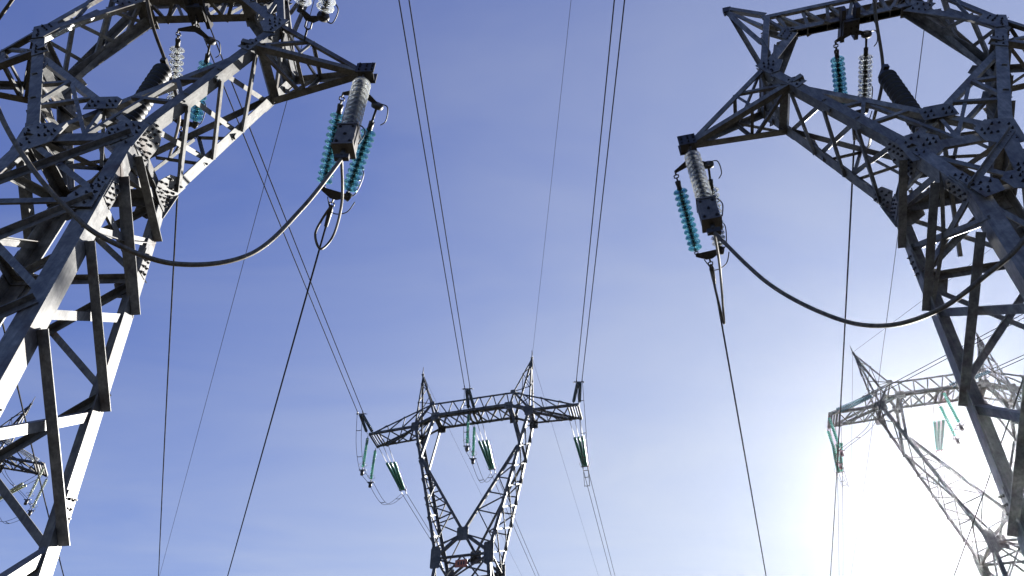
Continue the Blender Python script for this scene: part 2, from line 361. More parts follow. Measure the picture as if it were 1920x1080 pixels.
            m.box(c + s.d((x * 0.03, 0, -0.09)), s.d((0.13, 0, 0)), s.d((0, 0.10, 0)), (0, 0, 0.012)); m.box(c + s.d((x * 0.10, 0, 0.06)), s.d((0.012, 0, 0)), s.d((0, 0.095, 0)), (0, 0, 0.09))
            for y in SG: m.bolts([c + s.d((x * 0.02 + dx, y * 0.116, dz_)) for dx in (-0.1, 0.02, 0.12) for dz_ in (-0.05, 0.06, 0.13)], s.d((0, y, 0)), 0.02, 0.03)
            m.build('tip_block', [FITTING, BOLT], s.root)
        # ---- crossbeam over the window
        for y in SG:
            s.mem('beam_chord', I[(-1, y)], I[(1, y)], (0, 0, 1), (0, -y, 0), 0.2, 0.02); s.mem('beam_chord', T[(-1, y)], T[(1, y)], (0, 0, -1), (0, -y, 0), 0.17, 0.02)
            nb = 6
            for k in range(nb):
                q0 = I[(-1, y)].lerp(I[(1, y)], k / nb); q1 = I[(-1, y)].lerp(I[(1, y)], (k + 1) / nb); t0 = T[(-1, y)].lerp(T[(1, y)], (k + 0.5) / nb)
                s.brace('beam_bar', q0, t0, (0, y, 0), 0.09, False); s.brace('beam_bar', t0, q1, (0, y, 0), 0.09, False)
        for k in range(7):
            q0 = I[(-1, -1)].lerp(I[(1, -1)], k / 7); q1 = I[(-1, 1)].lerp(I[(1, 1)], (k + 1) / 7); q2 = I[(-1, 1)].lerp(I[(1, 1)], k / 7)
            if k % 2: q0, q1 = I[(-1, -1)].lerp(I[(1, -1)], (k + 1) / 7), q2
            s.mem('beam_bar', q0, q1, (1, 0, 0), (0, 0, 1), 0.09, 0.014, V((0, 0, 0.02)))
        for x in SG:
            for k in range(3):
                q0, q1 = O[(x, -1)].lerp(I[(x, -1)], k / 3), O[(x, 1)].lerp(I[(x, 1)], (k + 1) / 3)
                s.mem('beam_bar', q0, q1, (x, 0, 1), (0, 1, 1), 0.09, 0.014); q0, q1 = O[(x, 1)].lerp(I[(x, 1)], k / 3), O[(x, -1)].lerp(I[(x, -1)], (k + 1) / 3)
                s.mem('beam_bar', q0, q1, (x, 0, 1), (0, 1, -1), 0.09, 0.014, V((0, 0, 0.04)))
        m = MB(); c = s.w((0, 0.0, p['z3'])); s.hang = c - V((0, 0, 0.2))
        for dx in (-0.14, 0.14): m.box(c + s.d((dx, 0, -0.02)), s.d((0.04, 0, 0)), s.d((0, 0.36, 0)), (0, 0, 0.10))
        m.box(c + s.d((0, 0.02, -0.16)), s.d((0.16, 0, 0)), s.d((0, 0.16, 0)), (0, 0, 0.04)); m.box(c + s.d((0, 0.02, 0.3)), s.d((0.10, 0, 0)), s.d((0, 0.08, 0)), (0, 0, 0.34))
        m.bolts([c + s.d((a, b_, -0.2)) for a in (-0.11, 0, 0.11) for b_ in (-0.1, 0.03, 0.15)], (0, 0, -1), 0.022, 0.04)
        m.build('hanger_bracket', [FITTING, BOLT], s.root)
        # ---- gusset plates
        for x in SG:
            for y in SG:
                ax = (O[(x, y)] - W[(x, y)]).normalized(); lg = V(s.corner(x, y, 1)) - W[(x, y)]; lg.normalize()
                nside = V((x, 0, 0)); e = V((0, -y, 0))
                # on the outer side face, bent with the shoulder: upper and lower halves
                bo = [(a, q) for a in (0.10, 0.22, 0.34, 0.46) for q in (0.09, 0.22)] + [(0.16, 0.38), (0.3, 0.4), (0.07, 0.5)]
                s.plate('gusset_plate', W[(x, y)], ax, e, nside - ax * nside.dot(ax), [(0, 0.0), (0.55, 0.0), (0.55, 0.26), (0.34, 0.50), (0, 0.58)], bo, lift=0.004)
                s.plate('gusset_plate', W[(x, y)], lg, e, nside, [(0.0, 0.0), (0.34, 0.0), (0.34, 0.30), (0.25, 0.58), (0.0, 0.58)], [(a, q) for a in (0.09, 0.21) for q in (0.09, 0.22, 0.36, 0.48)], lift=0.004)
                # on the front / back face: towards the inner chord and the waist strut
                s.plate('gusset_plate', W[(x, y)] + V((0, 0, -0.05)), (-x, 0, 0), (0, 0, 1), (0, y, 0), [(-0.06, -0.42), (0.30, -0.42), (0.62, -0.18), (0.66, 0.26), (0.36, 0.50), (-0.02, 0.42), (-0.14, 0.32)],
                        [(0.1, -0.3), (0.12, -0.1), (0.22, -0.22), (0.3, 0.02), (0.42, 0.02), (0.54, 0.04), (0.42, 0.16), (0.54, 0.17), (0.3, 0.3), (0.16, 0.3), (0.02, 0.2), (0.02, 0.05)], lift=0.006)
                # shoulder top
                s.plate('gusset_plate', O[(x, y)], -ax, (-x, 0, 0.6), (0, y, 0), [(-0.2, 0.0), (0.45, -0.02), (0.5, 0.22), (0.1, 0.62), (-0.28, 0.5)],
                        [(0.05, 0.1), (0.18, 0.12), (0.31, 0.12), (0.4, 0.1), (0.02, 0.25), (0.0, 0.4), (0.14, 0.3), (-0.12, 0.2), (-0.14, 0.35)], lift=0.006)
                # plate at the leg bend on the front / back face
                c = V(s.corner(x, y, p['hk'] - 0.38)); lk = V(s.corner(x, y, p['hk'])) - V(s.corner(x, y, 0)); s.plate('gusset_plate', c, lk, (-x, 0, 0), (0, y, 0), [(0, 0.05), (0.75, 0.05), (0.7, 0.45), (0.35, 0.58), (0.1, 0.45)],
                        [(0.1, 0.13), (0.1, 0.25), (0.3, 0.13), (0.3, 0.27), (0.5, 0.13), (0.5, 0.27), (0.35, 0.42), (0.62, 0.2)], lift=0.022)
                # beam knee plate
                c = O[(x, y)].lerp(I[(x, y)], 0.86); s.plate('gusset_plate', c, (I[(x, y)] - O[(x, y)]), (0, 0, -1), (0, y, 0), [(-0.3, -0.2), (0.3, -0.2), (0.32, 0.16), (-0.25, 0.2)], [(a, q) for a in (-0.2, 0.0, 0.2) for q in (-0.1, 0.08)], lift=0.006)
                c = R[(x, y)]; s.plate('gusset_plate', c, ax, (-x, 0, 0.4), (0, y, 0), [(-0.3, 0), (0.25, 0), (0.2, 0.3), (-0.2, 0.36)], [(-0.18, 0.1), (0, 0.1), (0.14, 0.1), (-0.1, 0.24), (0.08, 0.22)], lift=0.006)
        # crossing plates where the inner chords meet
        s.X = {y: W[(-1, y)].lerp(R[(1, y)], W[(1, y)].x / (W[(1, y)].x + R[(1, y)].x)) for y in SG}
        for y in SG:
            s.plate('gusset_plate', s.X[y] + V((0, 0, 0.06)), (1, 0, 0), (0, 0, 1), (0, y, 0), [(-0.34, -0.2), (0.34, -0.2), (0.34, 0.14), (0.2, 0.26), (-0.2, 0.26), (-0.34, 0.14)], [(a, q) for a in (-0.24, -0.12, 0.12, 0.24) for q in (-0.1, 0.06)], lift=0.004)
        m = MB(); P, Q = s.w(s.X[-1] + V((0, 0, 0.22))), s.w(s.X[1] + V((0, 0, 0.22)))
        m.box((P + Q) / 2, (Q - P) / 2, s.d((0.11, 0, 0)), (0, 0, 0.03)); m.box((P + Q) / 2 + V((0, 0, 0.05)), s.d((0.22, 0, 0)), s.d((0, 0.22, 0)), (0, 0, 0.018)); m.build('post_seat', [STEEL], s.root)

NL = Near('huge galvanised lattice pylon on the left, sunlit bolted leg filling the left edge',
          dict(pos=(-8.2504, 9.152), yaw=-0.0272, lean=(-0.0129, -0.0068), a1=4.898, z1=16.438, a3=1.411, z3=20.086, a4=2.982, z4=17.507, dt=0.739,
               a7=1.100, d7=0.845, z7=12.834, ak=1.272, dk=1.006, hk=2.182, ka=0.072, kd=0.061, h0=1.166, h1=3.076, h2=5.120, h3=7.374, zr=16.458, dI=0.36, dzp=0.0, dT=0.42))
NR = Near('huge shaded lattice pylon on the right, blue-grey against the sun glare',
          dict(pos=(9.2366, 9.8709), yaw=-0.2284, lean=(0.0176, -0.0097), a1=5.011, z1=16.475, a3=1.584, z3=20.716, a4=2.923, z4=18.160, dt=0.694, dI=0.12, dzp=0.35, dT=0.25,
               a7F=0.998, d7F=1.187, a7B=1.145, d7B=0.471, z7=13.326, akF=0.580, dkF=1.467, akB=1.201, dkB=0.726, hk=1.898, kaF=0.043, kdF=0.047, kaB=0.066, kdB=0.031,
               h0=1.05, h1=2.734, h2=4.949, h3=7.338, zr=17.023))

# ------------------------------------------------------------------ distant pylons
KD = 0.85
DP = dict(a1=10.0, d1=1.09, z1=43.22, a2=3.95, z2=45.79, a3=3.54, z3=44.28, a4=5.52, z4=43.4, dt=1.07, a5=5.64, z5=50.63, d6=2.02, z6=31.38, a7=2.26, d7=1.92, z7=29.5)
class Far:
    def __init__(s, label, x, y, yaw, zo):
        s.x, s.y, s.zo = x, y, zo; s.c, s.s = math.cos(yaw), math.sin(yaw)
        s.gz = gz(x * KD, y * KD)
        s.root = thing('distant_pylon', label, 'pylon', (x * KD, y * KD, s.gz)); s.build()
    def w(s, q): return V(((s.x + s.c * q[0] - s.s * q[1]) * KD, (s.y + s.s * q[0] + s.c * q[1]) * KD, (q[2] + s.zo) * KD + EYE))
    def d(s, q): return V((s.c * q[0] - s.s * q[1], s.s * q[0] + s.c * q[1], q[2]))
    def mem(s, name, P, Q, w, u=(0, 0, 1), v=(0, 1, 0)):
        a = (V(Q) - V(P)).normalized(); u = V(u)
        if abs(a.dot(u.normalized())) > 0.95: u = V((1, 0, 0.2))
        v = V(v)
        if abs(a.dot(v.normalized())) > 0.95 or (u - a * u.dot(a)).normalized().cross((v - a * v.dot(a)).normalized()).length < 0.1: v = a.cross(u)
        return part_angle(name, STEEL_FAR, s.root, s.w(P), s.w(Q), s.d(u), s.d(v), w, 0.03)
    def zig(s, name, A0, A1, B0, B1, n, w, flip=0, cross=False):
        for k in range(n):
            a0, a1 = A0.lerp(A1, k / n), A0.lerp(A1, (k + 1) / n); b0, b1 = B0.lerp(B1, k / n), B0.lerp(B1, (k + 1) / n)
            if cross: s.mem(name, a0, b1, w); s.mem(name, b0, a1, w)
            elif (k + flip) % 2 == 0: s.mem(name, a0, b1, w)
            else: s.mem(name, b0, a1, w)
    def warren(s, name, A0, A1, B0, B1, n, w):
        for k in range(n):
            q = B0.lerp(B1, (k + 0.5) / n)
            s.mem(name, A0.lerp(A1, k / n), q, w); s.mem(name, q, A0.lerp(A1, (k + 1) / n), w)
    def gus(s, c, r, y, h=None):
        m = MB(); h = h or r; n = s.d((0, 0.02, 0)); c = s.w(c) + s.d((0, y * 0.03, 0))
        m.prism([c + s.d((a, 0, b_)) for a, b_ in ((-r, -h * 0.86), (-r * 0.8, -h), (r * 0.8, -h), (r, -h * 0.86), (r, h * 0.86), (r * 0.8, h), (-r * 0.8, h), (-r, h * 0.86))], n)
        return m.build('gusset_plate', STEEL_FAR, s.root)
    def build(s):
        p = DP; SG = (-1, 1)
        def nd(a, d, z): return {(x, y): V((x * p[a], y * p[d], p[z])) for x in SG for y in SG}
        t, O, I, T, W = nd('a1', 'd1', 'z1'), nd('a4', 'dt', 'z4'), nd('a3', 'dt', 'z3'), nd('a2', 'dt', 'z2'), nd('a7', 'd7', 'z7')
        Vv = {y: V((0, y * p['d6'], p['z6'])) for y in SG}; PK = {x: V((x * p['a5'], 0, p['z5'])) for x in SG}
        E = {k: V((k[0] * 4.5, k[1] * 1.28, 39.6)) for k in O}
        zb = (s.gz - EYE) / KD - s.zo; hb = p['z7'] - zb
        B = {k: V((k[0] * (p['a7'] + 0.085 * hb), k[1] * (p['d7'] + 0.085 * hb), zb)) for k in W}
        s.t, s.O, s.I, s.T, s.PK, s.W = t, O, I, T, PK, W
        for k in W:
            x, y = k
            s.mem('leg', B[k], W[k], 0.24, (-x, 0, 0), (0, -y, 0))
            s.mem('fork_chord', W[k], O[k], 0.22, (-x, 0, 0), (0, -y, 0)); s.mem('fork_chord', W[(-x, y)], Vv[y], 0.2, (0, 0, 1), (0, -y, 0)); s.mem('fork_chord', Vv[y] + V((0, -y * 0.04 if x > 0 else 0, 0)), E[k], 0.2, (0, 0, 1), (0, -y, 0))
            s.mem('fork_chord', E[k], I[k], 0.2, (x, 0, 0), (0, -y, 0))
            s.mem('arm_chord', O[k], t[k], 0.17, (0, 0, 1), (0, -y, 0)); s.mem('arm_chord', T[k], t[k], 0.13, (0, 0, -1), (0, -y, 0))
            s.mem('beam_chord', O[k], I[k], 0.2, (0, 0, 1), (0, -y, 0)); s.mem('beam_chord', O[k], T[k], 0.15, (0, 0, 1), (0, -y, 0)); s.mem('beam_chord', T[k], I[k], 0.17, (x, 0, 0), (0, -y, 0))
            s.mem('peak_chord', T[k], PK[x], 0.12, (x, 0, 0), (0, -y, 0)); s.mem('peak_chord', O[k], PK[x], 0.12, (-x, 0, 0), (0, -y, 0))
            # bars
            s.warren('arm_bar', O[k], O[k].lerp(t[k], 0.85), T[k], T[k].lerp(t[k], 0.85), 3, 0.075)
            # front fork lattice
            Wk, Ok = W[k], W[k].lerp(O[k], 0.73)
            q = [0.0, 0.25, 0.45, 0.62, 0.78, 0.92]
            s.mem('fork_bar', Wk.lerp(Ok, 0.09), Vv[y], 0.08)
            for i in range(5):
                a = Wk.lerp(Ok, 0.10 + 0.90 * q[i]); b_ = Vv[y].lerp(E[k], q[i]); a2 = Wk.lerp(Ok, 0.10 + 0.90 * q[i + 1]); b2 = Vv[y].lerp(E[k], q[i + 1])
                s.mem('fork_bar', a2, b2, 0.075); s.mem('fork_bar', a2 if i % 2 else a, b_ if i % 2 else b2, 0.075)
            s.gus(I[k], 0.34, y); s.gus(O[k] + V((-x * 0.1, 0, 0)), 0.34, y, 0.42); s.gus(W[k] + V((-x * 0.08, 0, 0.1)), 0.34, y, 0.75); s.gus(T[k], 0.2, y)
        for y in SG:
            s.gus(Vv[y], 0.4, y, 0.5)
            s.mem('beam_chord', I[(-1, y)], I[(1, y)], 0.24, (0, 0, 1), (0, -y, 0)); s.mem('beam_chord', T[(-1, y)], T[(1, y)], 0.15, (0, 0, -1), (0, -y, 0))
            s.warren('beam_bar', I[(-1, y)], I[(1, y)], T[(-1, y)], T[(1, y)], 6, 0.085)
            s.mem('waist_bar', W[(-1, y)], W[(1, y)], 0.14); s.mem('waist_bar', W[(-1, y)].lerp(B[(-1, y)], 0.12), V((0, y * p['d7'], p['z7'])), 0.1); s.mem('waist_bar', W[(1, y)].lerp(B[(1, y)], 0.12), V((0, y * p['d7'], p['z7'])), 0.1)
            s.zig('body_bar', W[(-1, y)], B[(-1, y)], W[(1, y)], B[(1, y)], 4, 0.1, 0, True)
        for x in SG:
            # end frame of the crossarm: parallel depth bars
            for f in (0.0, 0.05, 0.10, 0.15, 0.21): s.mem('tip_bar', t[(x, -1)].lerp(O[(x, -1)], f), t[(x, 1)].lerp(O[(x, 1)], f), 0.14 if f in (0.0, 0.15) else 0.10, (-x, 0, 0), (0, 0, 1))
            s.zig('arm_bar', O[(x, -1)], O[(x, -1)].lerp(t[(x, -1)], 0.8), O[(x, 1)], O[(x, 1)].lerp(t[(x, 1)], 0.8), 3, 0.075, 0, True)
            s.mem('tip_bar', O[(x, -1)].lerp(O[(x, 1)], 0.1), t[(x, 1)].lerp(O[(x, 1)], 0.21), 0.16)
            m = MB(); P, Q = s.w(I[(x, -1)]), s.w(I[(x, 1)]); m.box((P + Q) / 2, (Q - P) * 0.55, s.d((0.2, 0, 0)), (0, 0, 0.03)); m.box((P + Q) / 2 + V((0, 0, 0.1)), (Q - P) * 0.5, s.d((0.03, 0, 0)), (0, 0, 0.1)); m.build('depth_beam', STEEL_FAR, s.root)
            s.zig('fork_bar', W[(x, -1)], O[(x, -1)], W[(x, 1)], O[(x, 1)], 7, 0.085, 0, True)
            for y in SG: pass
            s.mem('waist_bar', W[(x, -1)], W[(x, 1)], 0.14); s.mem('beam_bar', O[(x, -1)], O[(x, 1)], 0.14); s.mem('beam_bar', T[(x, -1)], T[(x, 1)], 0.1)
            s.zig('body_bar', W[(x, -1)], B[(x, -1)], W[(x, 1)], B[(x, 1)], 4, 0.1, 0, True)
            for a, b_ in (((x, -1), (x, 1)),):
                s.zig('peak_bar', T[a], PK[x], T[b_], PK[x], 4, 0.05, 0); s.zig('peak_bar', O[a].lerp(PK[x], 0.25), PK[x], O[b_].lerp(PK[x], 0.25), PK[x], 4, 0.05, 1)
                for q in (a, b_): s.zig('peak_bar', T[q], PK[x], O[q].lerp(PK[x], 0.25), PK[x], 4, 0.05, 0)
            m = MB(); m.tube([s.w(PK[x] - V((0, 0, 0.3))), s.w(PK[x] + V((0, 0, 0.9)))], [0.06, 0.02]); m.build('peak_cap', STEEL_FAR, s.root)
        s.zig('beam_bar', I[(-1, -1)], I[(1, -1)], I[(-1, 1)], I[(1, 1)], 6, 0.08, 0, True)
        for dx in (-0.45, 0.0, 0.45): s.mem('hanger_bar', I[(-1, -1)].lerp(I[(1, -1)], 0.5 + dx / 7), I[(-1, 1)].lerp(I[(1, 1)], 0.5 + dx / 7), 0.17, (1, 0, 0), (0, 0, 1))
        s.mem('waist_bar', W[(-1, -1)], W[(1, 1)], 0.09); s.mem('waist_bar', W[(1, -1)], W[(-1, 1)], 0.09)
        m = MB(); c = s.w((0, -p['d7'] - 0.06, p['z7'] - 0.62)); m.box(c, s.d((0.42, 0, 0)), s.d((0, 0.012, 0)), (0, 0, 0.26), 0)
        for q in (-0.2, 0.0, 0.18): m.box(c + s.d((q, -0.015, 0.02)), s.d((0.05, 0, 0)), s.d((0, 0.004, 0)), (0, 0, 0.12), 1)
        m.build('sign_plate', [SIGN, BOLT], s.root)

CT = Far('distant dark lattice pylon standing alone in the middle with two peaks', -3.50829673, 59.70215922, -0.23022605, 0.0)
FR = Far('distant lattice pylon fading into the sun glare behind the right leg', 38.36963895, 55.55644597, -0.22441938, -0.77387)
FLP = Far('distant lattice pylon mostly hidden behind the left sunlit leg', -55.632, 63.922, 0.253, -0.359)

# ------------------------------------------------------------------ insulators
def disc_profile(R):
    return [(0.03, 0.035), (R * 0.45, 0.03), (R * 0.8, 0.012), (R * 0.97, -0.012), (R, -0.026), (R * 0.96, -0.034), (R * 0.86, -0.018), (R * 0.82, -0.040), (R * 0.76, -0.040),
            (R * 0.70, -0.012), (R * 0.60, -0.044), (R * 0.54, -0.044), (R * 0.48, -0.008), (R * 0.38, -0.046), (R * 0.32, -0.046), (R * 0.26, -0.005), (0.03, -0.005)]
DISC = {}
def disc_mesh(R, mat):
    k = (round(R, 3), mat.name)
    if k not in DISC:
        m = MB(); m.lathe((0, 0, 0), (0, 0, 1), disc_profile(R), 24, 0)
        o = m.build('glass_disc', mat); me = o.data; bpy.data.objects.remove(o); m = MB()
        m.lathe((0, 0, 0), (0, 0, 1), [(0.0, 0.085), (0.035, 0.085), (0.048, 0.07), (0.052, 0.03), (0.03, 0.02), (0.014, 0.015), (0.014, -0.06), (0.0, -0.06)], 12, 0)
        o = m.build('metal_cap', FITTING); me2 = o.data; bpy.data.objects.remove(o); DISC[k] = (me, me2)
    return DISC[k]
def discs(root, P, Q, n, R, mat):
    """n glass discs from P (tower end) to Q, each its own part"""
    P, Q = V(P), V(Q); a = (P - Q).normalized(); rot = V((0, 0, 1)).rotation_difference(a)
    for k in range(n):
        me, me2 = disc_mesh(R, mat); o = bpy.data.objects.new('glass_disc', me); COL.objects.link(o); o.parent = root
        c = bpy.data.objects.new('metal_cap', me2); COL.objects.link(c); c.parent = o
        o.location = P.lerp(Q, (k + 0.5) / n) - OFF[root.name]; o.rotation_mode = 'QUATERNION'; o.rotation_quaternion = rot
def rod(m, P, Q, r, mi=0): m.tube([P, Q], r, 6, mi)
def chain(m, P, Q, n=5, r=0.02):
    P, Q = V(P), V(Q); d = (Q - P) / n; a = d.normalized(); ref = V((1, 0, 0)) if abs(a.x) < .7 else V((0, 1, 0))
    x = (ref - a * ref.dot(a)).normalized(); y = a.cross(x)
    for k in range(n):
        c = P + d * (k + 0.5); e = x if k % 2 else y; h = d * 0.55
        m.tube([c - h, c - h * 0.6 + e * r * 1.6, c + h * 0.6 + e * r * 1.6, c + h, c + h * 0.6 - e * r * 1.6, c - h * 0.6 - e * r * 1.6, c - h], r * 0.55, 5)
def dirv(az, sl): return V((math.sin(az), math.cos(az), sl)).normalized()

def near_tension(label, P, az, sl, L, lat, mats, R, n=11, tow=0.62, gap=0.27, start=0.22, group=None):
    """double dead-end string: tower yoke, two rows of discs, line yoke; returns the clamp point"""
    d = dirv(az, sl); P = V(P); Q = P + d * L
    lat = V(lat); lat = (lat - d * lat.dot(d)).normalized(); up = lat.cross(d); up = up if up.z > 0 else -up
    root = thing('insulator_string', label, 'insulator', P, group)
    m = MB(); y0 = P + d * start
    chain(m, P - d * 0.02, y0, 2, 0.03)
    m.prism([y0 - lat * gap * 1.2 - up * 0.012 + d * 0.10, y0 - d * 0.05 - lat * 0.07 - up * 0.012, y0 - d * 0.05 + lat * 0.07 - up * 0.012, y0 + lat * gap * 1.2 - up * 0.012 + d * 0.10, y0 + lat * gap * 1.15 - up * 0.012 + d * 0.15, y0 + d * 0.06 - up * 0.012, y0 - lat * gap * 1.15 - up * 0.012 + d * 0.15], up * 0.024)
    m.build('yoke_plate', FITTING, root)
    y1 = Q - d * 0.16
    m = MB()
    m.prism([y1 - lat * gap * 0.95 - up * 0.012 - d * 0.04, y1 + lat * gap * 0.95 - up * 0.012 - d * 0.04, y1 + lat * gap * 0.95 - up * 0.012 + d * 0.02, y1 + lat * 0.06 - up * 0.012 + d * 0.13, y1 - lat * 0.06 - up * 0.012 + d * 0.13, y1 - lat * gap * 0.95 - up * 0.012 + d * 0.02], up * 0.024)
    m.lathe(y1 + lat * gap * 0.9, lat + d * 0.4, [(0.0, 0.06), (0.085, 0.05), (0.085, -0.05), (0.0, -0.06)], 10)
    m.build('yoke_plate', FITTING, root)
    for sd, mat in zip((-1, 1), mats):
        A = y0 + d * 0.12 + lat * gap * sd * 1.15; Bq = y1 - d * 0.04 + lat * gap * sd * 0.85; ax = (Bq - A).normalized(); S = A + ax * (tow * 0.55 if sd < 0 else tow * 0.75); E_ = Bq - ax * 0.10
        m = MB()
        if sd < 0: chain(m, A, S - ax * 0.08, 4, 0.026)
        else:
            rod(m, A + ax * 0.05, S, 0.024); m.lathe(A + ax * 0.02, ax, [(0.0, 0.05), (0.10, 0.045), (0.11, 0.0), (0.10, -0.045), (0.0, -0.05)], 12)
        m.tube([S - ax * 0.14, S], [0.05, 0.045], 8); m.build('end_fitting', FITTING, root)
        m = MB(); chain(m, E_, Bq, 2, 0.022); m.build('end_fitting', FITTING, root)
        discs(root, S, E_, n, R, mat)
    m = MB(); c = y0 + lat * gap * 1.2 + d * 0.1
    m.tube(spline([c, c + lat * 0.16 - up * 0.03, c + lat * 0.2 + d * 0.25, c + lat * 0.13 + d * 0.36], 6), 0.011); m.build('arcing_horn', FITTING, root); c = y1 + lat * gap; m = MB()
    m.tube(spline([c, c + lat * 0.1 - d * 0.12, c + lat * 0.14 - d * 0.5, c + lat * 0.05 - d * 0.62], 6), 0.011); m.build('arcing_horn', FITTING, root); m = MB()
    c = y1 - lat * gap * 0.4 + d * 0.12; m.tube(spline([c, c + d * 0.28 + lat * 0.15, c + d * 0.2 + lat * 0.4, c + lat * 0.5 - d * 0.05], 6), 0.011)
    m.build('arcing_horn', FITTING, root)
    m = MB(); chain(m, Q - d * 0.04, Q + d * 0.12, 2, 0.026); m.tube([Q + d * 0.10, Q + d * 0.2, Q + d * 0.55], [0.028, 0.05, 0.036], 8); m.build('dead_end_clamp', FITTING, root)
    return Q + d * 0.5, d

def weight_string(label, P, L, R, mat, tw, n=10):
    """hanging string of clear discs with a box weight below; returns point under the box"""
    P = V(P); root = thing('insulator_string', label, 'insulator', P); dn = V((0, 0, -1))
    m = MB(); chain(m, P, P + dn * 0.16, 2, 0.026); m.tube([P + dn * 0.14, P + dn * 0.24], [0.04, 0.05], 8); m.build('end_fitting', FITTING, root)
    A = P + dn * 0.2; Bq = A + dn * L; discs(root, A, Bq, n, R, mat)
    ex = tw.d((1, 0, 0)); ey = tw.d((0, 1, 0)); c = Bq + dn * 0.36
    m = MB(); m.box(c, ex * 0.15, ey * 0.13, (0, 0, 0.26)); m.box(c + V((0, 0, 0.27)), ex * 0.165, ey * 0.145, (0, 0, 0.02)); m.box(c - V((0, 0, 0.27)), ex * 0.165, ey * 0.145, (0, 0, 0.02))
    for sx in (-1, 1): m.box(c + ex * sx * 0.155, ex * 0.008, ey * 0.05, (0, 0, 0.27))
    m.bolts([c - ey * 0.13 + ex * a + V((0, 0, b_)) for a, b_ in ((0, 0.0), (-0.1, 0.2), (0.1, 0.2), (-0.1, -0.2), (0.1, -0.2))], -ey, 0.025, 0.03, 1)
    m.build('weight_box', [BOXMAT, BOLT], root)
    m = MB(); q = c - V((0, 0, 0.28)); m.tube([q, q + dn * 0.14], 0.045, 8); m.box(q + dn * 0.17, ex * 0.11, ey * 0.035, (0, 0, 0.05)); m.tube(spline([Bq + ex * 0.03 + V((0, 0, 0.08)), Bq + ex * 0.18 + V((0, 0, 0.04)), c + ex * 0.26 + V((0, 0, 0.2)), c + ex * 0.2 - V((0, 0, 0.1))], 6), 0.011); m.build('jumper_clamp', FITTING, root)
    return q + dn * 0.2

def post_insulator(label, P, L, R):
    P = V(P); root = thing('post_insulator', label, 'insulator', P)
    m = MB(); ns = 14; prof = [(0.0, 0.0), (R * 0.55, 0.0)]
    for k in range(ns):
        z = L * (k + 0.3) / ns; prof += [(R * 0.6, z), (R, z + L * 0.018), (R * 0.97, z + L * 0.035), (R * 0.62, z + L * 0.055)]
    prof += [(R * 0.55, L), (0.0, L)]
    m.lathe(P, (0, 0, 1), prof, 22); m.build('shed_body', DARKINS, root)
    m = MB(); m.tube([P - V((0, 0, 0.05)), P + V((0, 0, 0.06))], R * 0.8, 12); m.build('base_flange', FITTING, root)
    m = MB(); m.tube([P + V((0, 0, L - 0.01)), P + V((0, 0, L + 0.12))], [R * 0.7, R * 0.5], 12); m.box(P + V((0, 0, L + 0.16)), (0.05, 0, 0), (0, 0.14, 0), (0, 0, 0.05)); m.build('cap_clamp', FITTING, root)
    return P + V((0, 0, L + 0.2))

def cable(label, cat, pts, r, mat, name='jumper_cable', group=None, seg=8):
    m = MB(); m.tube(pts, r, seg); o = m.build(name, mat); return tag(o, label, cat, group)

TIPZ = V((0, 0, -0.16))
# ---- left near pylon
tipL = NL.w(NL.TIP[1]); tipR = NR.w(NR.TIP[-1])
cl, dl = near_tension('double teal glass string pulling down from the tip of the left pylon', tipL + V((0, 0.1, -0.05)), -0.36, -0.30, 2.34, (1, 0.3, 0), (TEAL, TEAL), 0.145)
bl = weight_string('clear glass string with box weight hanging from left pylon tip', tipL + V((0, -0.02, -0.12)), 1.42, 0.158, CLEAR, NL)
cr, dr = near_tension('double glass string, one row teal, pulling down from the right pylon tip', tipR + V((0, 0.1, -0.05)), 0.30, -0.30, 2.34, (1, -0.3, 0), (TEAL, CLEAR), 0.138)
br_ = weight_string('clear glass string with box weight hanging from right pylon tip', tipR + V((0, -0.02, -0.12)), 1.40, 0.150, CLEAR, NR)
mlc, mld = near_tension('double glass string hung inside the window of the left pylon', NL.hang + V((0, 0.1, 0)), -0.36, -0.12, 2.5, (1, 0.35, 0), (CLEAR, TEAL), 0.145)  # same glass in both rows; their lighting difference is put into the colours
mrc, mrd = near_tension('double glass string hung inside the window of the right pylon', NR.hang + V((0, -0.05, 0.12)), 0.30, -0.08, 2.3, (1, -0.3, 0), (TEAL, CLEAR), 0.145)  # teal and clear rows imitate one glass under different light
pl_ = post_insulator('dark ribbed post insulator standing inside the left pylon head', NL.w((NL.X[1] + NL.X[-1]) / 2 + V((0, 0, 0.35))), 1.95, 0.165)
pr_ = post_insulator('dark ribbed post insulator standing inside the right pylon head', NR.w((NR.X[1] + NR.X[-1]) / 2 + V((0, 0, 0.35))), 1.95, 0.165)
# camera-side strings of the left pylon
cs = NL.w((3.5, -0.58, 17.1))
near_tension('sunlit double clear glass string at the top edge above the left arm', cs, math.pi - 0.42, -0.12, 2.4, (1, 0.3, 0), (CLEAR, CLEAR), 0.15, tow=0.16, gap=0.17, start=0.42)
# conductors of the near lines
WG = 'single conductors of the near lines'
def wire(label, P, az, s0, k, L, r, group, name='conductor_wire'): return cable(label, 'power line', span(P, az, s0, k, L), r, WIRE, name, group, 6)
wire('thick black conductor falling from the loop under the left arm tip', cl, -0.365, 0.10, 4e-4, 90, 0.021, WG)
wire('thick black conductor falling from the window of the left pylon', mlc, -0.355, 0.10, 4e-4, 90, 0.021, WG)
wire('thin conductor seen through the left leg bracing beside the hidden pylon', NL.w(NL.TIP[-1]) , -0.350, 0.10, 4e-4, 90, 0.021, WG)
wire('thin ground wire slanting down between the two left conductors', NL.w(NL.PK[1]), -0.420, 0.10, 4e-4, 90, 0.009, WG, 'ground_wire')
wire('thick black conductor falling from the clamp under the right arm tip', cr, 0.305, 0.10, 4e-4, 90, 0.021, WG)
wire('thick black conductor falling from the window of the right pylon', mrc, 0.29, 0.10, 4e-4, 90, 0.021, WG)
